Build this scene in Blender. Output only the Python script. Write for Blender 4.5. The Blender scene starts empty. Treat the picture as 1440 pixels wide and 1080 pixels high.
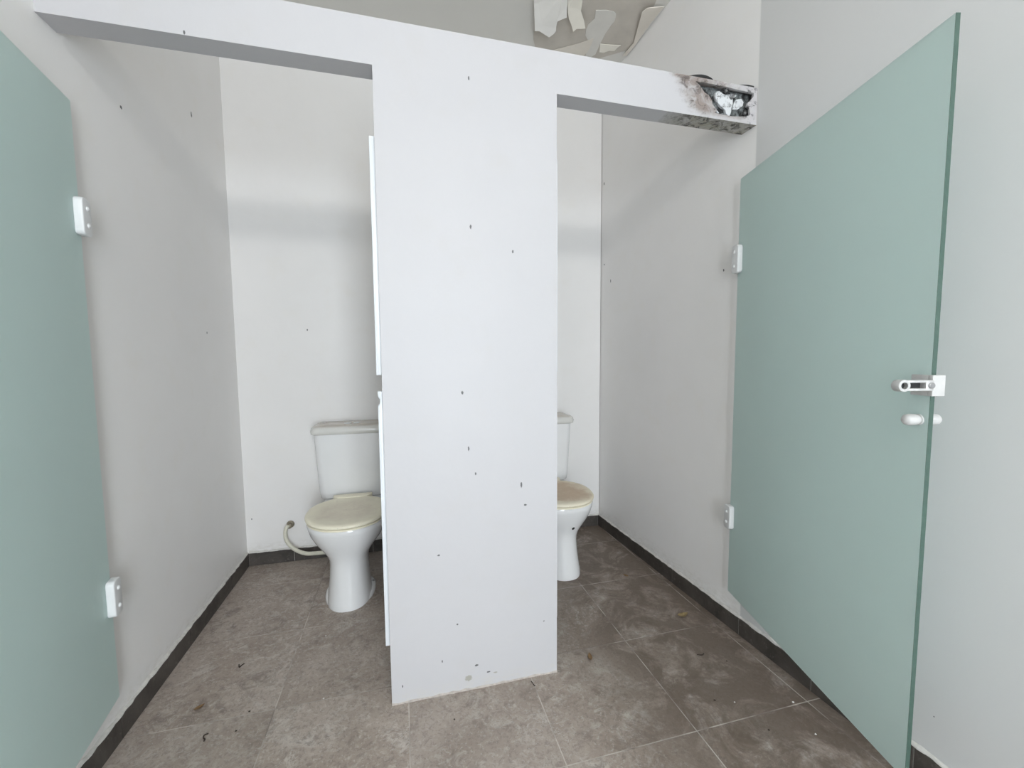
import bpy, bmesh, math, random
from mathutils import Vector, Matrix
random.seed(7)
S = 0.86                      # survey units -> metres
C = bpy.context.scene.collection

# ------------------------------------------------------------------ helpers
def put(o, parent=None):
    C.objects.link(o)
    if parent: o.parent = parent
    return o
def build(name, bm, mats, parent=None, smooth=None):
    for v in bm.verts: v.co *= S
    bmesh.ops.recalc_face_normals(bm, faces=bm.faces)
    me = bpy.data.meshes.new(name); bm.to_mesh(me); bm.free()
    for m in (mats if isinstance(mats, (list, tuple)) else [mats]): me.materials.append(m)
    if smooth is not None:
        me.shade_smooth()
        me.set_sharp_from_angle(angle=math.radians(smooth))
    return put(bpy.data.objects.new(name, me), parent)
def tag(o, label=None, cat=None, group=None, kind=None):
    if label: o['label'] = label
    if cat: o['category'] = cat
    if group: o['group'] = group
    if kind: o['kind'] = kind
    return o
def empty(name, loc, rz=0):
    o = bpy.data.objects.new(name, None); o.empty_display_size = .05
    o.location = Vector(loc) * S; o.rotation_euler = (0, 0, rz)
    return put(o)
def B(): return bmesh.new()
def box(bm, x0, x1, y0, y1, z0, z1, bev=0, seg=2, mi=0):
    t = bmesh.new()
    bmesh.ops.create_cube(t, size=1)
    for v in t.verts:
        v.co = Vector((x0 + (v.co.x + .5) * (x1 - x0), y0 + (v.co.y + .5) * (y1 - y0), z0 + (v.co.z + .5) * (z1 - z0)))
    if bev: bmesh.ops.bevel(t, geom=t.edges[:], offset=bev, segments=seg, affect='EDGES', profile=.5)
    for f in t.faces: f.material_index = mi
    join(bm, t)
def join(bm, t):
    me = bpy.data.meshes.new('tmp'); t.to_mesh(me); t.free(); bm.from_mesh(me); bpy.data.meshes.remove(me)
def prism(bm, pts, axis, a, b, bev=0, mi=0, seg=2):
    """extrude a 2D outline. axis 'y': pts are (x,z); 'z': (x,y); 'x': (y,z)"""
    t = bmesh.new()
    mk = {'y': lambda p, h: (p[0], h, p[1]), 'z': lambda p, h: (p[0], p[1], h), 'x': lambda p, h: (h, p[0], p[1])}[axis]
    f = t.faces.new([t.verts.new(mk(p, a)) for p in pts])
    r = bmesh.ops.extrude_face_region(t, geom=[f])
    d = Vector(mk((0, 0), b)) - Vector(mk((0, 0), a))
    for v in r['geom']:
        if isinstance(v, bmesh.types.BMVert): v.co += d
    bmesh.ops.recalc_face_normals(t, faces=t.faces)
    if bev: bmesh.ops.bevel(t, geom=t.edges[:], offset=bev, segments=seg, affect='EDGES', profile=.5)
    for f in t.faces: f.material_index = mi
    join(bm, t)
def loft(bm, rings, cap0=True, cap1=True):
    R = [[bm.verts.new(p) for p in r] for r in rings]
    n = len(R[0])
    for a, b in zip(R, R[1:]):
        for i in range(n): bm.faces.new((a[i], a[(i + 1) % n], b[(i + 1) % n], b[i]))
    if cap0: bm.faces.new(R[0][::-1])
    if cap1: bm.faces.new(R[-1])
def tube(bm, pts, r, n=12, sub=6):
    P = [Vector(p) for p in pts]
    Q = []
    for i in range(len(P) - 1):                     # Catmull-Rom
        p0, p1, p2, p3 = P[max(i - 1, 0)], P[i], P[i + 1], P[min(i + 2, len(P) - 1)]
        for k in range(sub):
            t = k / sub
            Q.append(.5 * ((2 * p1) + (p2 - p0) * t + (2 * p0 - 5 * p1 + 4 * p2 - p3) * t * t + (3 * p1 - p0 - 3 * p2 + p3) * t ** 3))
    Q.append(P[-1])
    rings = []; up = Vector((.13, .31, .94)).normalized()
    for i, q in enumerate(Q):
        d = (Q[min(i + 1, len(Q) - 1)] - Q[max(i - 1, 0)]).normalized()
        s = d.cross(up).normalized(); up = s.cross(d).normalized()
        rr = r(i / (len(Q) - 1)) if callable(r) else r
        rings.append([q + rr * (math.cos(2 * math.pi * k / n) * s + math.sin(2 * math.pi * k / n) * up) for k in range(n)])
    loft(bm, rings)
def lathe(bm, prof, org, ax, n=24):
    """prof: (radius, distance along ax)"""
    ax = Vector(ax).normalized(); o = Vector(org)
    s = ax.orthogonal().normalized(); t = ax.cross(s)
    loft(bm, [[o + ax * h + max(r, 1e-5) * (math.cos(2 * math.pi * k / n) * s + math.sin(2 * math.pi * k / n) * t) for k in range(n)] for r, h in prof])

# ------------------------------------------------------------------ materials
class N:
    def __init__(s, name):
        s.m = bpy.data.materials.new(name); s.m.use_nodes = True
        s.t = s.m.node_tree; s.p = s.t.nodes['Principled BSDF']; s._c = None
    def n(s, typ, **kw):
        d = s.t.nodes.new(typ)
        for k, v in kw.items(): setattr(d, k, v)
        return d
    def l(s, a, b): s.t.links.new(a, b)
    def setin(s, i, v):
        if hasattr(v, 'is_linked') or hasattr(v, 'links'): s.l(v, i)
        else: i.default_value = v
    @property
    def co(s):
        if s._c is None:
            tc = s.n('ShaderNodeTexCoord'); v = s.n('ShaderNodeVectorMath', operation='SCALE')
            s.l(tc.outputs['Object'], v.inputs[0]); v.inputs['Scale'].default_value = 1 / S
            s._c = v.outputs[0]
        return s._c
    def xyz(s):
        x = s.n('ShaderNodeSeparateXYZ'); s.l(s.co, x.inputs[0]); return x.outputs
    def math(s, op, a, b=None, c=None, clamp=False):
        m = s.n('ShaderNodeMath', operation=op, use_clamp=clamp)
        s.setin(m.inputs[0], a)
        if b is not None: s.setin(m.inputs[1], b)
        if c is not None: s.setin(m.inputs[2], c)
        return m.outputs[0]
    def vmath(s, op, a, b=None):
        m = s.n('ShaderNodeVectorMath', operation=op); s.setin(m.inputs[0], a)
        if b is not None: s.setin(m.inputs[1], b)
        return m.outputs['Value'] if op in ('LENGTH', 'DISTANCE') else m.outputs[0]
    def noise(s, scale, detail=4, rough=.55, vec=None, dist=0, stretch=None):
        d = s.n('ShaderNodeTexNoise'); v = vec or s.co
        if stretch: v = s.vmath('MULTIPLY', v, stretch)
        s.l(v, d.inputs['Vector']); d.inputs['Scale'].default_value = scale
        d.inputs['Detail'].default_value = detail; d.inputs['Roughness'].default_value = rough
        d.inputs['Distortion'].default_value = dist
        return d.outputs['Fac']
    def ramp(s, v, a, b, lo=0., hi=1., smooth=False):
        m = s.n('ShaderNodeMapRange'); m.clamp = True
        if smooth: m.interpolation_type = 'SMOOTHSTEP'
        s.setin(m.inputs[0], v)
        for i, q in zip((1, 2, 3, 4), (a, b, lo, hi)): m.inputs[i].default_value = q
        return m.outputs[0]
    def mix(s, f, a, b, mode='MIX'):
        m = s.n('ShaderNodeMix', data_type='RGBA', blend_type=mode)
        s.setin(m.inputs[0], f)
        for i, q in ((6, a), (7, b)):
            if isinstance(q, (tuple, list)): m.inputs[i].default_value = (*q[:3], 1)
            else: s.l(q, m.inputs[i])
        return m.outputs[2]
    def bump(s, h, strength, dist=.01):
        b = s.n('ShaderNodeBump'); b.inputs['Strength'].default_value = strength; b.inputs['Distance'].default_value = dist
        s.l(h, b.inputs['Height']); s.l(b.outputs[0], s.p.inputs['Normal'])
    def fin(s, col, rough=.5, **kw):
        if isinstance(col, (tuple, list)): s.p.inputs['Base Color'].default_value = (*col[:3], 1)
        else: s.l(col, s.p.inputs['Base Color'])
        s.setin(s.p.inputs['Roughness'], rough)
        for k, v in kw.items(): s.setin(s.p.inputs[k], v)
        return s.m
    def spots(s, pts, plane, yc=None):
        """mask of small irregular chips; pts (u, z, ru, rz)"""
        x = s.xyz(); u = x['X'] if plane == 'xz' else x['Y']
        c = s.n('ShaderNodeCombineXYZ'); s.l(u, c.inputs[0]); s.l(x['Z'], c.inputs[1])
        if yc is not None: s.l(x['Y'], c.inputs[2])
        best = None
        for (a, b, ra, rb) in pts:
            d = s.vmath('SUBTRACT', c.outputs[0], (a, b, yc or 0)); d = s.vmath('MULTIPLY', d, (1.65 / ra, 1.65 / rb, 60 if yc else 0)); d = s.vmath('LENGTH', d)
            best = d if best is None else s.math('MINIMUM', best, d)
        w = s.math('MULTIPLY', s.math('SUBTRACT', s.noise(150, 2), .5), 1.3)
        return s.ramp(s.math('ADD', best, w), .85, 1.15, 1, 0)

WHITE = (.925, .91, .89)
def paint(name, base=WHITE, spots=None, plane='xz', foot=False, yc=None, outer_shade=None, chip=None, rough=.45, spotcol=(.13, .13, .13)):
    m = N(name)
    n1 = m.noise(1.3, 5); n2 = m.noise(7, 4)
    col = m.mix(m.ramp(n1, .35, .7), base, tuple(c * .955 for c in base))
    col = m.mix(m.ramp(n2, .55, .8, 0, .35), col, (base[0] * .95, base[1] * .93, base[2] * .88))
    if foot:     # grime and cracked plaster lip near the floor
        z = m.xyz()['Z']
        f = m.math('MULTIPLY', m.ramp(z, foot[0], foot[1], 1, 0), m.ramp(m.noise(26, 5, .7, stretch=(1, 1, 2.5)), .42, .66))
        col = m.mix(m.math('MULTIPLY', f, .55), col, (.60, .57, .50))
    if outer_shade:
        col = m.mix(m.ramp(m.xyz()['Y'], 1.597, 1.603, 1, 0), col, outer_shade)  # shade put into the colour: wall in front of the stalls darkened
    if chip: col = m.mix(m.spots(chip, plane, yc), col, (.40, .385, .34))
    if spots: col = m.mix(m.spots(spots, plane, yc), col, spotcol)
    m.bump(m.math('ADD', m.math('MULTIPLY', m.noise(9, 3), 1.0), m.math('MULTIPLY', m.noise(140, 2), .05)), .10, .012)
    return m.fin(col, rough, **{'Specular IOR Level': .35})

def simple(name, col, rough=.4, var=.06, scale=12, **kw):
    m = N(name)
    c = m.mix(m.ramp(m.noise(scale, 4), .35, .7), tuple(x * (1 + var) for x in col), tuple(x * (1 - var) for x in col))
    return m.fin(c, rough, **kw)

T = .5                                             # tile pitch
def floor_mat():
    m = N('stone_tile'); x = m.xyz()
    ox, oy = .492, .2
    tx = m.math('DIVIDE', m.math('SUBTRACT', x['X'], ox), T); ty = m.math('DIVIDE', m.math('SUBTRACT', x['Y'], oy), T)
    ix, iy = m.math('FLOOR', tx), m.math('FLOOR', ty)
    c = m.n('ShaderNodeCombineXYZ'); m.l(ix, c.inputs[0]); m.l(iy, c.inputs[1])
    wn = m.n('ShaderNodeTexWhiteNoise', noise_dimensions='2D'); m.l(c.outputs[0], wn.inputs['Vector'])
    off = m.vmath('ADD', m.co, m.vmath('MULTIPLY', wn.outputs['Color'], (9, 9, 9)))
    big = m.noise(3.0, 5, .6, off, .6); mid = m.noise(17, 8, .74, off, 1.0); fine = m.noise(75, 5, .78, off, .4)
    col = m.mix(m.ramp(big, .36, .64), (.345, .280, .232), (.475, .405, .350))
    col = m.mix(m.math('MULTIPLY', m.ramp(mid, .49, .60, 0, .75), m.ramp(m.noise(4.5, 4, .6, m.vmath('ADD', off, (1, 8, 3)), .8), .42, .58, .1, 1)), col, (.60, .555, .505))
    col = m.mix(m.math('MULTIPLY', m.ramp(m.noise(13, 7, .74, m.vmath('ADD', off, (3, 1, 7)), 1.2), .50, .62, 0, .7), m.ramp(m.noise(3.6, 4, .6, m.vmath('ADD', off, (7, 2, 3)), .8), .42, .58, .15, 1)), col, (.215, .175, .15))
    col = m.mix(m.ramp(fine, .51, .60, 0, .5), col, (.21, .175, .155))
    col = m.mix(m.ramp(m.noise(62, 5, .78, m.vmath('ADD', off, (5, 5, 2)), .4), .55, .65, 0, .55), col, (.64, .60, .55))
    col = m.mix(m.math('MULTIPLY', wn.outputs['Value'], .2), col, (.22, .185, .16))
    # patchy dark brown tint, stronger towards the right-hand side
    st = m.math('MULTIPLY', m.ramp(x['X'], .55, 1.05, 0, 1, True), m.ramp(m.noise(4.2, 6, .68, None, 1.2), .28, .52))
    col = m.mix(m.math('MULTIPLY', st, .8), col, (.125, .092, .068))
    ex = m.math('MULTIPLY', m.math('MINIMUM', m.math('FRACT', tx), m.math('SUBTRACT', 1, m.math('FRACT', tx))), T)
    ey = m.math('MULTIPLY', m.math('MINIMUM', m.math('FRACT', ty), m.math('SUBTRACT', 1, m.math('FRACT', ty))), T)
    e = m.math('MINIMUM', ex, ey)
    g = m.ramp(e, .0012, .0026, 1, 0)
    gcol = m.mix(m.ramp(m.noise(5, 3), .42, .58), (.22, .185, .165), (.66, .61, .55))
    col = m.mix(m.math('MULTIPLY', g, .75), col, gcol)
    h = m.math('ADD', m.math('MULTIPLY', mid, .35), m.math('MULTIPLY', m.math('SUBTRACT', 1, g), .6))
    m.bump(h, .25, .006)
    return m.fin(col, m.ramp(mid, .3, .7, .42, .62), **{'Specular IOR Level': .4})
def skirting_mat():
    m = N('dark_skirting_tile'); off = m.vmath('ADD', m.co, (13, 4, 2))
    col = m.mix(m.ramp(m.noise(6, 6, .65, off, .6), .36, .64), (.045, .039, .034), (.092, .080, .070))
    col = m.mix(m.ramp(m.noise(45, 4, .7, off), .58, .72, 0, .6), col, (.18, .16, .145))
    m.bump(m.noise(30, 4), .2, .004)
    return m.fin(col, .5)

M = {}
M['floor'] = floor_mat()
M['skirt'] = skirting_mat()
M['joint'] = simple('pale_grout', (.42, .40, .37), .8)
M['lip'] = simple('rough_white_plaster', (.66, .64, .60), .8, .12, 40)
ch = .0055
M['worn_lip'] = simple('worn_pinkish_plaster', (.47, .42, .38), .85, .2, 50)
M['wall_left'] = paint('white_wall_paint_left', spots=[(1.985, 2.304, .011, .010), (2.578, 2.596, .010, .022), (2.601, 1.489, .007, .010)], plane='yz', foot=(.075, .15))
M['wall_right'] = paint('white_wall_paint_right', spots=[(2.957, 2.632, .010, .016), (2.947, 2.037, .010, .010), (1.768, 1.762, .006, .010), (.859, .217, .003, .004), (2.85, 1.899, .008, .02)], plane='yz', outer_shade=(.67, .67, .66), foot=(.075, .17))  # room side painted greyer to imitate its dimmer light
M['wall_back'] = paint('white_wall_paint_back', (.885, .87, .85), spots=[(-.588, 1.533, .006, .010), (-.97, .31, .005, .008)], foot=(.08, .16))
M['wall_front'] = paint('white_wall_paint_front')
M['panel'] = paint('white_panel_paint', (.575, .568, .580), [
    (.266, 2.364, .005, .011), (.265, 1.834, .006, .013), (.428, 1.751, .005, .010), (.223, 1.211, .007, .011), (.244, .991, .005, .015),
    (.27, .89, .005, .009), (.456, .829, .006, .018), (.473, .745, .010, .007), (.12, .578, .009, .006), (.187, .285, .006, .005),
    (.125, .142, .004, .009), (.262, .098, .013, .007), (.311, .060, .012, .005), (.551, .237, .005, .004), (-.03, .07, .004, .009)], foot=(.0, .06), yc=1.6, chip=[(.229, .050, .022, .020), (.34, .052, .014, .005)])
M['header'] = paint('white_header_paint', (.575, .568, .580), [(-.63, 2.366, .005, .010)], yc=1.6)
M['pvc'] = simple('white_plastic_profile', (.80, .83, .86), .3, .02)
M['white_metal'] = simple('white_coated_metal', (.82, .83, .83), .3, .03)
M['lock_metal'] = simple('dull_white_lock_metal', (.58, .58, .565), .4, .04, 30)
M['grey_metal'] = simple('brushed_grey_metal', (.60, .60, .585), .35, .06, 60, Metallic=.35)
M['dark'] = simple('dark_opening', (.02, .02, .02), .7)
M['screw'] = simple('steel_screw', (.35, .35, .35), .4, Metallic=.8)
M['ceramic'] = simple('white_glazed_ceramic', (.87, .87, .865), .12, .015, 5, **{'Coat Weight': .5, 'Coat Roughness': .08})
M['black_cable'] = simple('black_cable_sheath', (.015, .015, .015), .5)
def stained(name, cream, tan, lo, hi, k=1.):
    m = N(name); v = m.vmath('MULTIPLY', m.vmath('ADD', m.co, (0, .50, 0)), (1 / .19 / k, 1 / .21 / k, 0)); r = m.vmath('LENGTH', v)
    r = m.math('ADD', r, m.math('MULTIPLY', m.math('SUBTRACT', m.noise(9, 5, .65), .5), .9))
    f = m.math('MULTIPLY', m.ramp(r, .55, 1.05, 1, 0, True), m.ramp(m.noise(30, 6, .75), .3, .6, lo, hi))
    col = m.mix(f, cream, tan)
    col = m.mix(m.ramp(m.noise(70, 3, .7), .66, .74, 0, .6), col, tuple(c * .55 for c in tan))
    m.bump(m.noise(60, 3), .08, .004)
    return m.fin(col, .42)
M['lid_cream'] = stained('yellowed_plastic_lid', (.93, .875, .70), (.78, .70, .56), .35, .95)
M['lid_tan'] = stained('brown_stained_plastic_lid', (.90, .83, .66), (.60, .44, .29), .8, 1., 1.2)
M['tank_lid'] = (lambda m: m.fin(m.mix(m.math('MULTIPLY', m.ramp(m.xyz()['Z'], .915, .928), m.ramp(m.noise(7, 4), .3, .6, .5, 1)), (.74, .73, .69), (.50, .43, .35)), .22, **{'Coat Weight': .3}))(N('dusty_glazed_tank_lid'))
M['hose'] = simple('cream_plastic_hose', (.68, .66, .55), .4, .08, 25)
M['brass'] = simple('tarnished_fitting', (.25, .22, .16), .5, .3, 60, Metallic=.4)
M['leaf'] = simple('dry_brown_leaf', (.20, .12, .055), .7, .35, 60)
M['leaf_pale'] = simple('dry_ochre_leaf', (.27, .20, .095), .7, .35, 60)
M['twig'] = simple('dry_dark_twig', (.045, .032, .024), .8, .3, 60)
M['chip'] = simple('white_paint_crumb', (.78, .77, .74), .7, .1, 60)

def glass_mat(name, col, edge=False):
    m = N(name)
    c = m.mix(m.ramp(m.noise(2.5, 4), .35, .7), col, tuple(q * .975 for q in col))
    return m.fin(c, .55 if not edge else .2, **{'Transmission Weight': .36 if not edge else .35, 'IOR': 1.45, 'Specular IOR Level': .4})
M['glass'] = glass_mat('frosted_green_glass', (.80, .965, .925))
M['glass_edge'] = glass_mat('green_glass_edge', (.10, .165, .135), True)
M['glass_rim'] = glass_mat('pale_glass_rim', (.88, .96, .93), True)

# ceiling layers
M['ceiling'] = paint('grey_ceiling_paint', (.78, .76, .71), rough=.7)
M['render'] = simple('bare_brown_render', (.60, .555, .49), .85, .07, 9)
M['peel_white'] = simple('peeled_white_paint', (.92, .90, .85), .6, .03, 8)
M['peel_cream'] = simple('peeled_cream_paint', (.90, .86, .76), .6, .04, 8)
M['peel_grey'] = simple('peeled_grey_paint', (.76, .735, .68), .7, .04, 8)
M['peel_beige'] = simple('peeled_beige_paint', (.80, .745, .66), .7, .04, 8)

def header_end(name, under):
    m = N(name); x = m.xyz()
    n = m.noise(9, 6, .68, None, 1.6, (1, 1, 1.6)); n2 = m.noise(28, 5, .7, None, .8)
    base = m.mix(m.ramp(m.noise(1.3, 5), .35, .7), (.575, .568, .580), (.551, .544, .556))
    base = m.mix(m.ramp(m.noise(7, 4), .55, .8, 0, .35), base, (.546, .531, .512))
    if under:
        k = m.math('MULTIPLY', m.ramp(x['X'], 1.06, 1.2, 0, 1, True), m.ramp(n, .36, .58, .35, 1))
        col = m.mix(k, base, (.34, .32, .26))
        col = m.mix(m.math('MULTIPLY', m.ramp(x['X'], 1.10, 1.25, .2, 1), m.ramp(n2, .48, .60)), col, (.06, .055, .045))
    else:
        s = m.math('ADD', x['X'], m.math('MULTIPLY', m.math('SUBTRACT', x['Z'], 2.43), .85))
        s = m.math('ADD', s, m.math('MULTIPLY', m.math('SUBTRACT', n, .5), .16))
        band = m.math('MULTIPLY', m.ramp(s, 1.145, 1.24, 0, 1, True), m.ramp(s, 1.40, 1.48, 1, .2, True))
        k = m.math('MULTIPLY', band, m.ramp(m.noise(15, 5, .7, None, 1.4), .32, .56, .3, 1))
        z = m.ramp(x['Z'], 2.365, 2.388, .2, 1)
        col = m.mix(m.math('MULTIPLY', m.math('MULTIPLY', k, z), 1.), base, (.30, .255, .23))
        col = m.mix(m.math('MULTIPLY', m.math('MULTIPLY', band, z), m.ramp(n2, .52, .62, 0, .8)), col, (.09, .078, .072))
        soot = m.math('MULTIPLY', m.ramp(x['X'], 1.46, 1.50), m.ramp(n2, .52, .60, 0, .9))
        col = m.mix(soot, col, (.05, .05, .05))
    m.bump(n2, .06, .004)
    return m.fin(col, .45, **{'Specular IOR Level': .35})
M['header_end'] = header_end('soot_stained_header_paint', False)
M['header_under'] = header_end('mouldy_header_underside', True)
def cavity():
    m = N('sooty_metal_cavity'); n = m.noise(45, 6, .72, None, .6); n2 = m.noise(14, 5, .65, None, 1.5)
    col = m.mix(m.ramp(n, .36, .62), (.03, .033, .033), (.24, .26, .26))
    col = m.mix(m.ramp(n2, .48, .57), col, (.015, .015, .015))
    return m.fin(col, .6)
M['cavity'] = cavity()
def remnant():
    m = N('torn_white_plaster'); n = m.noise(30, 5, .7, None, 1)
    return m.fin(m.mix(m.ramp(n, .50, .60), (.68, .70, .71), (.10, .10, .10)), .6)
M['remnant'] = remnant()

# ------------------------------------------------------------------ survey
XL, XR0, SK, YB, ZC = -1.006, 1.5477, -.03693, 2.994, 3.348
PL, PR, YF, HD, ZB, ZT = -.071, .609, 1.6, .083, 2.358, 2.514
YN = -2.6                                           # inner face of the wall behind the camera
BB = .084
def xr(y): return XR0 + SK * (y - 1.6)

def struct(name, bm, mats, parent=None, smooth=None, kind='structure'):
    o = build(name, bm, mats, parent, smooth)
    if not parent: o['kind'] = kind
    return o

# floor
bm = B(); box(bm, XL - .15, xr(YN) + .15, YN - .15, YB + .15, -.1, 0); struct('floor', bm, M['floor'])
# walls
bm = B(); box(bm, XL - .12, XL, YN - .12, YB + .12, 0, ZC); struct('wall_left', bm, M['wall_left'])
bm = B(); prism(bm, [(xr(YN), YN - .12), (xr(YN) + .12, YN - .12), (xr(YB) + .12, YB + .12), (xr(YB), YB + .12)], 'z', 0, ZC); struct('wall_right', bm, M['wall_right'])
bm = B(); box(bm, XL, xr(YB), YB, YB + .12, 0, ZC); struct('wall_back', bm, M['wall_back'])
# wall behind the camera: open doorway below, long transom window above
DX0, DX1, DZ = -.02, .92, 2.20
WX0, WX1, WZ0, WZ1 = -.3, 1.0, 2.98, 3.30
bm = B()
y0, y1 = YN - .12, YN
box(bm, XL, DX0, y0, y1, 0, WZ0); box(bm, DX1, xr(YN), y0, y1, 0, WZ0); box(bm, DX0, DX1, y0, y1, DZ, WZ0)
box(bm, XL, WX0, y0, y1, WZ0, WZ1); box(bm, WX1, xr(YN), y0, y1, WZ0, WZ1); box(bm, XL, xr(YN), y0, y1, WZ1, ZC)
struct('wall_front', bm, M['wall_front'])
# ceiling with its peeling layers
bm = B(); box(bm, XL - .12, xr(YN) + .12, YN - .12, YB + .12, ZC, ZC + .1); ceil = struct('ceiling', bm, M['ceiling'])
def peel(name, pts, mat, drop, th=.004, sag=None):
    bm = B(); prism(bm, pts, 'z', ZC - drop, ZC - drop - th)
    if sag:
        c = Vector((sum(p[0] for p in pts) / len(pts), sum(p[1] for p in pts) / len(pts)))
        for v in bm.verts: v.co.z -= max(0, (Vector((v.co.x, v.co.y)) - Vector(sag[:2])).dot(Vector(sag[2:4]))) * sag[4]
    return build(name, bm, mat, ceil)
peel('bare_patch', [(.70, 2.2), (.80, 2.46), (.828, 2.559), (.862, 2.679), (.905, 2.76), (1.003, 2.80), (1.26, 2.80), (1.49, 2.62), (1.50, 2.50), (1.45, 2.24), (1.42, 2.15), (.72, 2.15)], M['render'], 0, .002)
peel('paint_flake', [(.72, 2.231), (.777, 2.401), (.831, 2.553), (.858, 2.548), (.89, 2.560), (.929, 2.574), (.950, 2.548), (.957, 2.528), (.948, 2.50), (.945, 2.472), (.99, 2.439), (.975, 2.40), (.96, 2.355), (.905, 2.231)], M['peel_white'], .006, .003, (.8, 2.36, 0, 1, .20))
peel('paint_flake', [(.907, 2.231), (.962, 2.356), (.985, 2.41), (1.006, 2.445), (1.03, 2.47), (1.062, 2.513), (1.075, 2.492), (1.10, 2.487), (1.126, 2.48), (1.10, 2.44), (1.058, 2.391), (1.042, 2.335), (.99, 2.231)], M['peel_cream'], .006, .003, (.9, 2.36, 0, 1, .20))
peel('paint_flake', [(1.003, 2.74), (1.06, 2.70), (1.15, 2.64), (1.226, 2.572), (1.235, 2.63), (1.239, 2.695), (1.211, 2.80), (1.05, 2.80)], M['peel_beige'], .004, .003)
peel('paint_flake', [(1.144, 2.375), (1.20, 2.36), (1.249, 2.359), (1.272, 2.37), (1.279, 2.388), (1.288, 2.42), (1.283, 2.447), (1.28, 2.52), (1.286, 2.594), (1.30, 2.70), (1.257, 2.78), (1.235, 2.70), (1.235, 2.632), (1.20, 2.60), (1.164, 2.563), (1.15, 2.52), (1.145, 2.481), (1.163, 2.433)], M['peel_grey'], .003, .003)
peel('paint_flake', [(1.287, 2.606), (1.36, 2.597), (1.422, 2.585), (1.41, 2.61), (1.406, 2.641), (1.37, 2.648), (1.345, 2.672), (1.315, 2.674)], M['peel_cream'], .005, .003)
peel('paint_flake', [(1.396, 2.297), (1.411, 2.269), (1.46, 2.26), (1.511, 2.254), (1.506, 2.376), (1.508, 2.50), (1.511, 2.563), (1.505, 2.66), (1.480, 2.66), (1.488, 2.543), (1.45, 2.44)], M['peel_beige'], .006, .004, (1.5, 2.4, -1, 0, .18))

# skirting tiles along the walls, with their plaster lip and joints
def skirt(name, p0, p1, nrm, joints):
    p0, p1, nrm = Vector(p0), Vector(p1), Vector(nrm).normalized(); d = (p1 - p0); L = d.length; d.normalize()
    th = .010
    def quad(a, b, t0, t1): return [tuple(p0 + d * a + nrm * t0), tuple(p0 + d * b + nrm * t0), tuple(p0 + d * b + nrm * t1), tuple(p0 + d * a + nrm * t1)]
    e = [0] + [j for j in joints if 0 < j < L] + [L]
    bm = B()
    for a, b in zip(e, e[1:]):
        prism(bm, quad(a + .0012, b - .0012, 0, th), 'z', 0, BB, .0015, 0, 1)
    prism(bm, quad(0, L, 0, th * .75), 'z', 0.001, BB - .002, 0, 1)
    o = struct(name, bm, [M['skirt'], M['joint']])
    lip = B(); n = int(L / .03); rings = []
    for i in range(n + 1):
        a = L * i / n; h = BB + .006 + random.uniform(0, .007); t = th + random.uniform(-.004, .002)
        q = p0 + d * a
        rings.append([Vector((*(q + nrm * s), z)) for s, z in ((0, BB - .001), (t, BB - .001), (t * .9, BB + .003), (.001, h), (0, h))])
    loft(lip, rings); build('plaster_lip', lip, M['lip'], o)
skirt('baseboard_left', (XL, YB), (XL, YN), (1, 0), [YB - y for y in (2.70, 2.2, 1.70, 1.2, .7, .2, -.3, -.8, -1.3, -1.8, -2.3)])
skirt('baseboard_right', (xr(YN), YN), (xr(YB), YB), (-1, -.037), [y - YN for y in (-2.1, -1.6, -1.1, -.6, -.1, .4, .9, 1.24, 1.60, 2.09, 2.56)])
skirt('baseboard_back', (XL + .01, YB), (xr(YB) - .01, YB), (0, -1), [.27, .52, .77, 1.02, 1.52, 2.0])

# partition between the two stalls: broad front panel and the thin wall behind it
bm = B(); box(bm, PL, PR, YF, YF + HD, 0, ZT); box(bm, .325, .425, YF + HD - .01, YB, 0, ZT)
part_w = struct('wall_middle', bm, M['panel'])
bm = B(); n = 26; rings = []
for i in range(n + 1):
    x = PL + (PR - PL) * i / n; t = random.uniform(.001, .0045); h = random.uniform(.004, .011)
    rings.append([(x, YF + .002, 0), (x, YF - t, 0), (x, YF - t * .5, h * .6), (x, YF + .001, h), (x, YF + .002, h)])
loft(bm, rings); build('plaster_lip', bm, M['worn_lip'], part_w)

# lintels over the stall openings
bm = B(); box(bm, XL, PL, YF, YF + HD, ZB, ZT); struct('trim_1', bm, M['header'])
HX = 1.10
bm = B(); box(bm, PR, HX, YF, YF + HD, ZB, ZT)
xe = xr(1.64)
hole = [(1.229, 2.496), (1.317, 2.497), (1.377, 2.496), (1.45, 2.492), (1.515, 2.491), (1.528, 2.490), (1.526, 2.474), (1.515, 2.462), (1.498, 2.447), (1.493, 2.432), (1.508, 2.424), (1.512, 2.396), (1.489, 2.388), (1.458, 2.383), (1.415, 2.379), (1.37, 2.380), (1.336, 2.381), (1.328, 2.385), (1.340, 2.390), (1.331, 2.402), (1.316, 2.416), (1.311, 2.433), (1.296, 2.449), (1.274, 2.458), (1.251, 2.482)]
t = B()
def loop(pts, y):
    vs = [t.verts.new((p[0], y, p[1])) for p in pts]
    return [t.edges.new((vs[i], vs[(i + 1) % len(vs)])) for i in range(len(vs))]
es = loop([(HX, ZB), (xe, ZB), (xe, ZT), (HX, ZT)], YF) + loop(hole, YF)
bmesh.ops.triangle_fill(t, edges=es, use_beauty=True, use_dissolve=False)
r = bmesh.ops.extrude_face_region(t, geom=t.faces[:])
for v in r['geom']:
    if isinstance(v, bmesh.types.BMVert): v.co.y += .010
for f in t.faces: f.material_index = 1
join(bm, t)
box(bm, HX, xe, YF + .009, YF + HD, ZT - .010, ZT, 0, 1, 1)              # top
box(bm, HX, xe, YF + .009, YF + HD, ZB, ZB + .010, 0, 1, 2)             # underside plate
box(bm, HX, xe, YF + HD - .01, YF + HD, ZB + .01, ZT - .01, 0, 1, 1)    # back
bm.faces.ensure_lookup_table()
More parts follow.
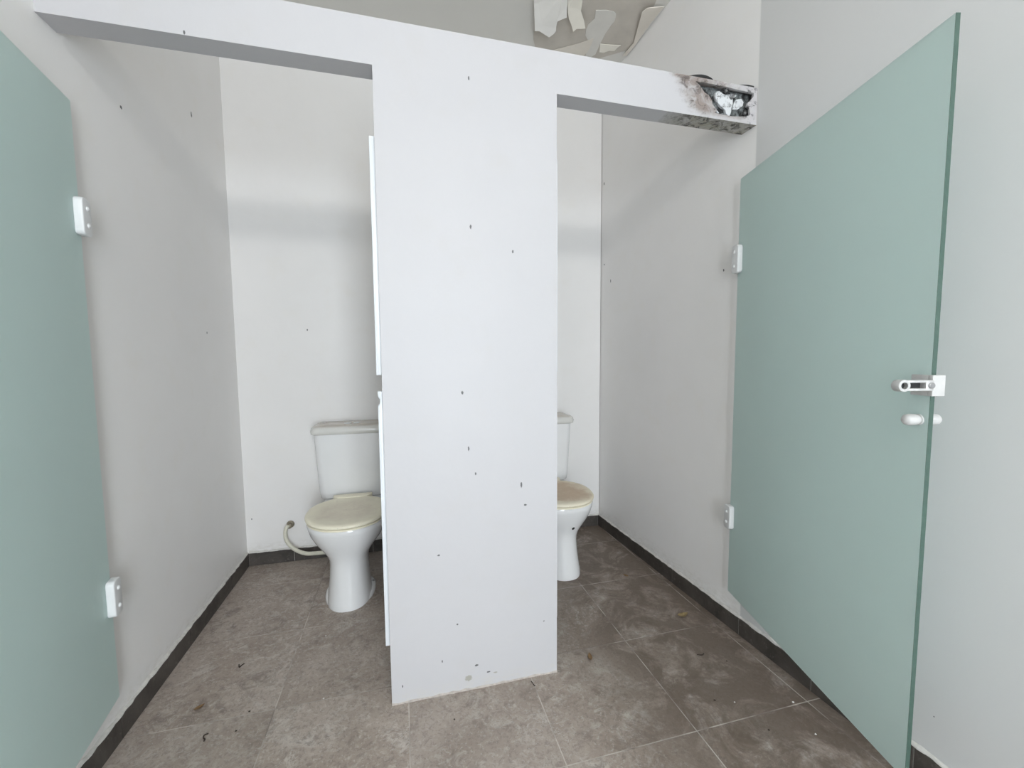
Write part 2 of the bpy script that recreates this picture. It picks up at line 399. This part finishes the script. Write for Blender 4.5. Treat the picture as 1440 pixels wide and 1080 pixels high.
for f in bm.faces:
    f.normal_update()
    if abs(f.normal.z) > .9 and f.calc_center_median().z < ZB + .002 and f.calc_center_median().x > HX: f.material_index = 2
lint = struct('trim_2', bm, [M['header'], M['header_end'], M['header_under']])
bm = B(); box(bm, 1.19, xe - .004, YF + .030, YF + .036, ZB + .012, ZT - .012); build('cavity_backing', bm, M['cavity'], lint)
heart = [(1.347, 2.482), (1.366, 2.488), (1.381, 2.479), (1.4, 2.476), (1.446, 2.489), (1.454, 2.478), (1.435, 2.466), (1.436, 2.444), (1.429, 2.425), (1.428, 2.407), (1.419, 2.387), (1.403, 2.397), (1.395, 2.414), (1.376, 2.424), (1.352, 2.442), (1.344, 2.462)]
p2 = [(1.454, 2.465), (1.481, 2.472), (1.494, 2.459), (1.49, 2.443), (1.464, 2.424), (1.437, 2.42), (1.44, 2.442)]
p3 = [(1.323, 2.417), (1.338, 2.413), (1.362, 2.392), (1.358, 2.388), (1.335, 2.403)]
for k, pp in enumerate((heart, p2, p3)):
    bm = B(); prism(bm, pp, 'y', YF + (.018, .020, .012)[k], YF + .030, .001, 0, 1); build('plaster_remnant', bm, M['remnant'], lint)
for cx, cz in ((1.392, 2.487), (1.492, 2.407)):
    bm = B(); lathe(bm, [(.006, 0), (.006, .022)], (cx, YF + .008, cz), (0, 1, 0), 14); build('screw_head', bm, M['screw'], lint)
    bm = B()
    tube(bm, [(cx + .011 * math.cos(a), YF + .010, cz + .011 * math.sin(a)) for a in [i * math.pi / 6 for i in range(12)]], .003, 8, 3)
    build('screw_washer', bm, M['dark'], lint)
# cable lying on the lintel
bm = B()
tube(bm, [(1.20, 1.630, ZT + .0075), (1.235, 1.612, ZT + .0075), (1.27, 1.606, ZT + .0085), (1.31, 1.612, ZT + .0075), (1.36, 1.635, ZT + .0075), (1.44, 1.628, ZT + .0075), (1.50, 1.615, ZT + .0075), (1.535, 1.615, ZT + .0075)], .0075, 10)
tag(build('cable', bm, M['black_cable'], None, 60), 'black cable lying on top of the sooty end of the white lintel', 'cable')

# strips screwed to the sides of the front panel where the doors close
def strip(x0, x1, z0, z1, notch, label):
    bm = B(); out = x0 if abs(x0 - PL) > .005 and x0 < PL else x1
    y0, y1 = 1.625, 1.645
    if notch:
        s = -1 if x1 <= PL + .001 else 1
        base = x1 if s < 0 else x0
        pts = [(base, z0), (base + s * .018, z0), (base + s * .018, z1 - .10), (base + s * .018, z1 - .055), (base + s * .011, z1 - .045), (base + s * .010, z1 - .03), (base + s * .017, z1 - .02), (base + s * .018, z1), (base, z1)]
        prism(bm, pts, 'y', y0, y1, .0015, 0, 2)
    else: box(bm, x0, x1, y0, y1, z0, z1, .0015)
    tag(build('door_stop_strip', bm, M['pvc'], None, 40), label, 'door stop', 'door stop strips on the front panel')
strip(PL - .020, PL, 1.283, 2.133, False, 'long white plastic strip on the left edge of the white front panel, above the gap')
strip(PL - .020, PL, .228, 1.222, True, 'notched white plastic strip on the left edge of the front panel, in front of the toilet')
strip(PR, PR + .012, 1.283, 2.126, False, 'thin white strip barely visible on the right edge of the front panel, upper one')
strip(PR, PR + .011, .228, 1.222, False, 'thin white strip barely visible on the right edge of the front panel, beside the tan lidded toilet')

# ------------------------------------------------------------------ glass doors (local x along the glass from hinge, y = thickness, z up)
GZ0, GZ1, GT = .190, 2.150, .012
def rrect(x0, x1, z0, z1, r, n=5, corners=(1, 1, 1, 1)):
    pts = []
    for (cx, cz, a0, on) in ((x1 - r, z0 + r, -90, corners[0]), (x1 - r, z1 - r, 0, corners[1]), (x0 + r, z1 - r, 90, corners[2]), (x0 + r, z0 + r, 180, corners[3])):
        if on:
            for k in range(n + 1):
                a = math.radians(a0 + 90 * k / n); pts.append((cx + r * math.cos(a), cz + r * math.sin(a)))
        else: pts.append((cx + r * (1 if a0 in (-90, 0) else -1), cz + r * (-1 if a0 in (-90, 180) else 1)))
    return pts
def glass_door(loc, ang, side, W, label, hz, lock):
    """side: +1 when local +y faces the room"""
    root = empty('glass_door', loc, ang); tag(root, label, 'door', 'frosted glass stall doors')
    bm = B(); box(bm, 0, W, -GT / 2, GT / 2, GZ0, GZ1, .0008, 1)
    for f in bm.faces:
        f.normal_update()
        if abs(f.normal.y) < .9: f.material_index = 1 if f.normal.x > .5 or f.normal.z > .5 else 2
    build('glass_panel', bm, [M['glass'], M['glass_edge'], M['glass_rim']], root)
    f0 = side * GT / 2
    for z0, z1 in hz:
        bm = B()
        prism(bm, rrect(-.014, .040, z0, z1, .015, 5), 'y', f0, f0 + side * .024, .004, 0, 3)
        prism(bm, rrect(-.014, .040, z0, z1, .015, 5), 'y', -f0, -f0 - side * (.0065 if lock else .016), .002, 0, 2)
        h = build('hinge', bm, M['white_metal'], root, 35)
        for zz in (z0 + .032, z1 - .032):
            bm = B(); lathe(bm, [(.0075, 0), (.0075, .0015), (.006, .004), (.003, .0055), (0, .006)], (.012, f0 + side * .0235, zz), (0, side, 0), 16)
            build('screw_cap', bm, M['white_metal'], h, 40)
    if lock:
        P = lambda o: side * o + 0
        Y = lambda a, b: tuple(sorted((f0 + side * a, f0 + side * b)))
        bm = B(); za, zb = 1.238, 1.291
        ya, yb = Y(.0005, .010); box(bm, .887, W + .006, ya, yb, za, zb, .0015)
        ya, yb = Y(-.022, -.0105); box(bm, .887, W + .006, ya, yb, za, zb, .0015)
        ya, yb = Y(-.022, .010); box(bm, W + .0005, W + .014, ya, yb, za, zb, .0015)
        lk = build('lock', bm, M['lock_metal'], root, 35); s0, s1 = W - .012, W + .018
        bm = B()
        ya, yb = Y(.0095, .030); box(bm, s0, s1, ya, yb, 1.252, 1.279, .0015)
        ya, yb = Y(.028, .080); box(bm, s0, s1, ya, yb, 1.2725, 1.279, .0012); box(bm, s0, s1, ya, yb, 1.252, 1.2585, .0012)
        ya, yb = Y(.066, .078); box(bm, s0, s1 - .004, ya, yb, 1.253, 1.278, .001)
        build('latch_arm', bm, M['grey_metal'], lk, 35)
        bm = B(); ya, yb = Y(.030, .066); box(bm, s0 + .004, s0 + .014, ya, yb, 1.2585, 1.2725); build('latch_slot', bm, M['dark'], lk)
        bm = B(); lathe(bm, [(.0145, 0), (.0155, .002), (.0155, .020), (.0145, .022), (.0085, .022), (.0085, .008), (0, .008)], (s0 + .012, f0 + side * .087, 1.2655), (1, 0, 0), 24); build('latch_knob', bm, M['grey_metal'], lk, 35)
        bm = B(); lathe(bm, [(.0085, 0), (.0085, .002), (0, .002)], (s1 - .008, f0 + side * .087, 1.2655), (1, 0, 0), 20); build('latch_hole', bm, M['dark'], lk)
        bm = B(); lathe(bm, [(.0075, 0), (.0075, .003), (.006, .004), (0, .004)], (W + .0135 + .004, f0 + side * .017, 1.2655), (1, 0, 0), 20); build('lock_screw', bm, M['screw'], lk)
        bm = B()
        lathe(bm, [(.0145, .0), (.0145, .004), (.012, .005), (.012, .010), (.0145, .011), (.0150, .026), (.0135, .034), (.009, .039), (0, .041)], (.905, f0, 1.174), (0, side, 0), 28)
        lathe(bm, [(.0145, .0), (.0145, .004), (.012, .005), (.012, .010), (.0145, .011), (.0150, .026), (.0135, .034), (.009, .039), (0, .041)], (.905, -f0, 1.174), (0, -side, 0), 28)
        build('door_knob', bm, M['lock_metal'], root, 40)
    return root
dv = Vector((1.299 - 1.532, .756 - 1.657)); angR = math.atan2(dv.y, dv.x)
# local +y of the right door = rotate(+90) of its direction -> points to +x (wall); the room is on the -y side
glass_door((1.532, 1.657, 0), angR, -1, .9305, 'frosted green glass door with lock and knob, folded back to the right wall', ((.512, .626), (1.722, 1.850)), True)
dl = Vector((.158, -.987)); angL = math.atan2(dl.y, dl.x)
glass_door((-.979, 1.660, 0), angL, 1, .915, 'frosted green glass door folded back to the left wall, cut by the photo edge', ((.487, .612), (1.738, 1.854)), False)

# ------------------------------------------------------------------ toilets (local: x across, -y towards the viewer, origin on floor at the wall)
def egg(hw, df, db, z, n=40, e=2.2, wide=.42):
    """outline with rounder nose; widest at db+(df-db)*wide"""
    dw = db + (df - db) * wide; pts = []
    for k in range(n):
        a = 2 * math.pi * k / n; c, s = math.cos(a), math.sin(a)
        sx = abs(c) ** (2 / e) * (1 if c >= 0 else -1); sy = abs(s) ** (2 / e) * (1 if s >= 0 else -1)
        d = dw + (sy * (df - dw) if sy >= 0 else sy * (dw - db))
        pts.append((sx * hw, -d, z))
    return pts
def rrect3(hw, d0, d1, z, r, bow=0, n=6):
    """rounded rectangle between distances d0..d1 from the wall"""
    pts = []
    for cx, cd, a0 in ((hw - r, d1 - r, 0), (-hw + r, d1 - r, 90), (-hw + .004, d0 + .004, 180), (hw - .004, d0 + .004, 270)):
        rr = r if cd > (d0 + d1) / 2 else .004
        for k in range(n + 1):
            a = math.radians(a0 + 90 * k / n); x = cx + rr * math.cos(a); d = cd + rr * math.sin(a)
            if d > (d0 + d1) / 2: d += bow * (1 - (x / hw) ** 2)
            pts.append((x, -d, z))
    return pts
def make_toilet(cx, y):
    root = empty('toilet', (cx, y, 0))
    bm = B()
    sec = [(0, .117, .705, .34), (.010, .118, .706, .34), (.03, .116, .702, .34), (.09, .109, .690, .34), (.16, .104, .676, .33), (.215, .103, .670, .32), (.245, .108, .670, .31), (.275, .122, .676, .30),
           (.31, .148, .690, .28), (.35, .180, .708, .25), (.39, .203, .724, .22), (.42, .214, .733, .19), (.444, .219, .738, .17), (.452, .215, .735, .17)]
    loft(bm, [egg(h, f, b, z, 48, 2.3, .5) for z, h, f, b in sec])
    # shelf carrying the tank and the outlet at the back
    loft(bm, [rrect3(.15, .02, .30, .40, .03), rrect3(.17, .01, .32, .43, .03), rrect3(.172, .01, .32, .455, .03)])
    loft(bm, [[(.05 * math.cos(a), -d, .19 + .05 * math.sin(a)) for a in [2 * math.pi * k / 20 for k in range(20)]] for d in (.02, .2, .38)])
    bowl = build('bowl', bm, M['ceramic'], root, 55)
    bm = B(); loft(bm, [egg(.136, .68, .33, 0, 40, 2.2, .42), egg(.137, .68, .33, .012, 40, 2.2, .42), egg(.130, .672, .34, .022, 40, 2.2, .42), egg(.10, .64, .36, .026, 40, 2.2, .42)])
    fl = build('foot_flange', bm, M['ceramic'], root, 50)
    for s in (-1, 1):
        bm = B(); lathe(bm, [(.008, 0), (.008, .006), (.004, .009), (0, .009)], (s * .121, -.45, .018), (0, 0, 1), 12); build('floor_bolt', bm, M['screw'], fl)
    bm = B(); loft(bm, [egg(.213, .742, .262, .4535, 48, 2.1, .45), egg(.219, .748, .26, .456, 48, 2.1, .45), egg(.219, .748, .26, .464, 48, 2.1, .45), egg(.213, .742, .262, .4665, 48, 2.1, .45)])
    build('seat', bm, M['lid_cream'], root, 50)
    bm = B()
    loft(bm, [egg(.214, .744, .258, .4672, 56, 2.1, .45), egg(.223, .753, .252, .470, 56, 2.1, .45), egg(.225, .755, .250, .477, 56, 2.1, .45), egg(.219, .749, .255, .485, 56, 2.1, .45),
              egg(.205, .735, .268, .4895, 56, 2.1, .45), egg(.185, .715, .285, .4885, 56, 2.1, .45), egg(.12, .64, .34, .4855, 56, 2.1, .45), egg(.03, .53, .45, .4845, 56, 2.0, .5)])
    lid = build('lid', bm, M['lid_cream'], root, 60)
    bm = B(); prism(bm, [(-.115, -.225), (.115, -.225), (.115, -.250), (.085, -.290), (-.085, -.290), (-.115, -.250)], 'z', .456, .494, .005, 0, 2)
    build('lid_hinge', bm, M['lid_cream'], lid, 40)
    bm = B()
    prof = [(.456, .196, .180), (.462, .203, .186), (.50, .208, .190), (.62, .215, .196), (.76, .222, .201), (.872, .227, .204)]
    loft(bm, [rrect3(hw, .004, d, z, .045, .008) for z, hw, d in prof]); build('tank', bm, M['ceramic'], root, 50)
    bm = B()
    prof = [(.8725, .238, .213, .045), (.876, .243, .217, .045), (.895, .245, .219, .045), (.912, .241, .214, .045), (.923, .228, .200, .05), (.928, .205, .178, .05)]
    loft(bm, [rrect3(hw, .003, d, z, r, .008) for z, hw, d, r in prof]); tl = build('tank_lid', bm, M['tank_lid'], root, 50)
    for s in (-1, 1):
        bm = B(); lathe(bm, [(.023, 0), (.023, .003), (.020, .0045), (0, .005)], (s * .028, -.125, .928), (0, 0, 1), 24); build('flush_button', bm, M['white_metal'], tl, 40)
    return root, lid
def copy_tree(o, parent=None):
    c = o.copy(); C.objects.link(c)
    if parent: c.parent = parent
    for chd in list(o.children): copy_tree(chd, c)
    return c
tl, _ = make_toilet(-.318, YB)
tag(tl, 'white ceramic toilet with cream lid and a cream water hose beside it', 'toilet', 'toilets in the stalls')
trt = copy_tree(tl); trt.location = Vector((.945, YB - .022, 0)) * S
tag(trt, 'white ceramic toilet with brown stained lid, half hidden behind the white front panel', 'toilet', 'toilets in the stalls')
for o in trt.children:
    if o.name.startswith('lid'):
        for q in [o] + list(o.children):
            q.material_slots[0].link = 'OBJECT'; q.material_slots[0].material = M['lid_tan']
bowl_me = next(o for o in trt.children if o.name.startswith('bowl'))
from mathutils.bvhtree import BVHTree
tree = BVHTree.FromPolygons([v.co for v in bowl_me.data.vertices], [p.vertices[:] for p in bowl_me.data.polygons])
hit, nrm, _, _ = tree.ray_cast(Vector((.029, -1.2, .314)) * S, Vector((0, 1, 0)))
bm = B(); lathe(bm, [(.0095, -.006), (.0095, .0012), (.006, .002), (0, .002)], hit / S, nrm if nrm.y < 0 else -nrm, 16)
build('drain_hole', bm, M['dark'], trt)

# water supply hose with its wall fitting
root = empty('water_hose', (-.742, YB, .252)); tag(root, 'cream plastic water hose curving from the back wall down behind the cream lidded toilet', 'hose')
bm = B(); tube(bm, [(0, -.030, .002), (-.016, -.045, -.008), (-.022, -.050, -.05), (-.010, -.055, -.10), (.035, -.065, -.150), (.10, -.08, -.178), (.17, -.10, -.176), (.25, -.13, -.165), (.32, -.17, -.155)], .0125, 14, 6); build('hose', bm, M['hose'], root, 60)
bm = B(); lathe(bm, [(.024, .001), (.024, .004), (.018, .009), (.013, .010), (.013, .026), (.017, .027), (.017, .040), (.012, .044), (0, .044)], (0, 0, 0), (0, -1, 0), 20); build('wall_fitting', bm, M['brass'], root, 40)

# ------------------------------------------------------------------ litter on the floor
def leaf(x, y, L, W, rot, mat, label, name='dry_leaf', curl=.25):
    bm = B(); n = 10; top = []; rings = []
    for i in range(n + 1):
        t = i / n; w = W * math.sin(math.pi * min(max(t, .02), .98)) ** .8 * (1 - .25 * t); a = (t - .5) * L
        z = .003 + curl * L * (2 * (t - .5)) ** 2 * .5
        r = [(a, -w / 2, z + curl * w * .6), (a, -w / 4, z + .1 * w), (a, 0, z), (a, w / 4, z + .1 * w), (a, w / 2, z + curl * w * .6)]
        rings.append(r + [(p[0], p[1], p[2] - .0014) for p in r[::-1]])
    loft(bm, rings)
    o = build(name, bm, mat, None, 60); o.location = Vector((x, y, 0)) * S; o.rotation_euler = (0, 0, rot)
    return tag(o, label, 'leaf', 'dry leaves on the tiles')
def twig(x, y, pts, r, label):
    pts = [(a * .7, b * .7) for a, b in pts]; r *= .85; bm = B(); tube(bm, [(a, b, r) for a, b in pts], r, 6, 4); o = build('twig', bm, M['twig'], None, 60)
    o.location = Vector((x, y, 0)) * S
    return tag(o, label, 'twig', 'twigs on the tiles')
def crumb(x, y, s, mat, label, name, cat):
    bm = B(); bmesh.ops.create_icosphere(bm, subdivisions=1, radius=s * .68)
    for v in bm.verts: v.co = Vector((v.co.x * random.uniform(.7, 1.3), v.co.y * random.uniform(.6, 1.2), v.co.z * .45 * random.uniform(.7, 1.2)))
    m = min(v.co.z for v in bm.verts)
    for v in bm.verts: v.co.z -= m
    o = build(name, bm, mat); o.location = Vector((x, y, 0)) * S
    return tag(o, label, cat, 'crumbs on the tiles')
leaf(1.377, 1.794, .065, .034, .1, M['leaf_pale'], 'largest ochre dry leaf, on the floor by the right wall skirting')
leaf(.782, 1.639, .045, .022, 1.3, M['leaf'], 'brown dry leaf on the floor just right of the white front panel')
leaf(-.794, 1.781, .036, .020, .7, M['leaf'], 'dark brown dry leaf on the floor near the left wall skirting')
leaf(1.298, 2.227, .036, .020, 2.1, M['leaf'], 'small brown dry leaf in the right stall near the skirting')
twig(1.269, 1.526, [(-.022, .006), (-.006, -.003), (.012, -.006), (.026, .002)], .0026, 'thin dark twig lying in front of the largest ochre leaf')
twig(-.715, 1.628, [(.008, .022), (-.008, .016), (-.006, 0), (.006, -.012), (.004, -.022)], .0026, 'dark C shaped twig on the floor in front of the left stall')
twig(-.722, 1.991, [(-.012, .016), (-.002, -.012), (.006, .002), (.016, .018)], .0024, 'small V shaped twig on the floor inside the left stall')
twig(.488, 1.565, [(-.003, .012), (.002, 0), (.003, -.012), (.007, -.026)], .0022, 'dark twig in the tile joint at the foot of the white front panel')
for x, y, s, l in ((1.435, 1.21, .007, 'white crumb nearest the bottom edge of the right glass door'), (1.388, 1.08, .006, 'white crumb on the dark floor, closest to the bottom edge of the photo at right'),
                   (1.217, 1.269, .005, 'tiny white crumb in the middle of the floor in front of the right stall'), (-.392, 2.109, .006, 'white crumb on the floor in front of the cream lidded toilet'),
                   (-.335, 1.704, .006, 'pale crumb on a tile joint left of the white front panel')):
    crumb(x, y, s, M['chip'], l, 'paint_crumb', 'crumb')
for x, y, s, l in ((-.599, 1.712, .006, 'dark crumb on the pale tile joint in front of the left stall'), (-.617, 1.631, .006, 'dark crumb just right of the C shaped twig'), (.155, 1.474, .006, 'dark crumb on the floor right below the white front panel'),
                   (1.353, 1.462, .006, 'dark crumb right of the thin twig by the right glass door'), (1.15, 1.297, .007, 'dark crumb left of the tiny white crumb before the right stall'), (1.242, 1.136, .006, 'dark crumb at the lower right of the open floor')):
    crumb(x, y, s, M['twig'], l, 'dirt_crumb', 'crumb')

# ------------------------------------------------------------------ light: daylight through the doorway and the transom behind the camera
def area(name, loc, sx, sy, power, col, rx):
    l = bpy.data.lights.new(name, 'AREA'); l.shape = 'RECTANGLE'; l.size = sx * S; l.size_y = sy * S; l.energy = power; l.color = col
    o = bpy.data.objects.new(name, l); o.location = Vector(loc) * S; o.rotation_euler = (rx, 0, 0); C.objects.link(o)
    return o
area('daylight_transom', ((WX0 + WX1) / 2, YN - .10, (WZ0 + WZ1) / 2), WX1 - WX0, WZ1 - WZ0, 28, (.98, .98, .97), math.radians(90))
area('daylight_doorway', ((DX0 + DX1) / 2, YN - .10, DZ / 2), DX1 - DX0, DZ, 70, (.835, .915, 1.0), math.radians(90))
w = bpy.data.worlds.new('sky'); bpy.context.scene.world = w; w.use_nodes = True
w.node_tree.nodes['Background'].inputs[0].default_value = (.80, .90, 1, 1); w.node_tree.nodes['Background'].inputs[1].default_value = .6

# ------------------------------------------------------------------ camera
f, pitch, yaw, roll, h, cx, cy = 589.903, .0753333, .2522033, .0084502, 1.3441854, 717.225, 547.056
fw = Vector((math.sin(yaw) * math.cos(pitch), math.cos(yaw) * math.cos(pitch), -math.sin(pitch)))
rt = Vector((math.cos(yaw), -math.sin(yaw), 0)); dn = fw.cross(rt)
r2 = math.cos(roll) * rt + math.sin(roll) * dn; d2 = -math.sin(roll) * rt + math.cos(roll) * dn
cam = bpy.data.cameras.new('camera'); co = bpy.data.objects.new('camera', cam); C.objects.link(co)
m3 = Matrix((r2, -d2, -fw)).transposed()
co.matrix_world = Matrix.Translation(Vector((0, 0, h)) * S) @ m3.to_4x4()
cam.sensor_fit = 'HORIZONTAL'; cam.sensor_width = 36; cam.lens = f / 1440 * 36
cam.shift_x = (720 - cx) / 1440; cam.shift_y = (cy - 540) / 1440; cam.clip_start = .02
sc = bpy.context.scene; sc.camera = co
sc.view_settings.view_transform = 'Standard'; sc.view_settings.look = 'None'; sc.view_settings.gamma = 1; sc.view_settings.use_curve_mapping = False
sc.view_settings.exposure = 0.1
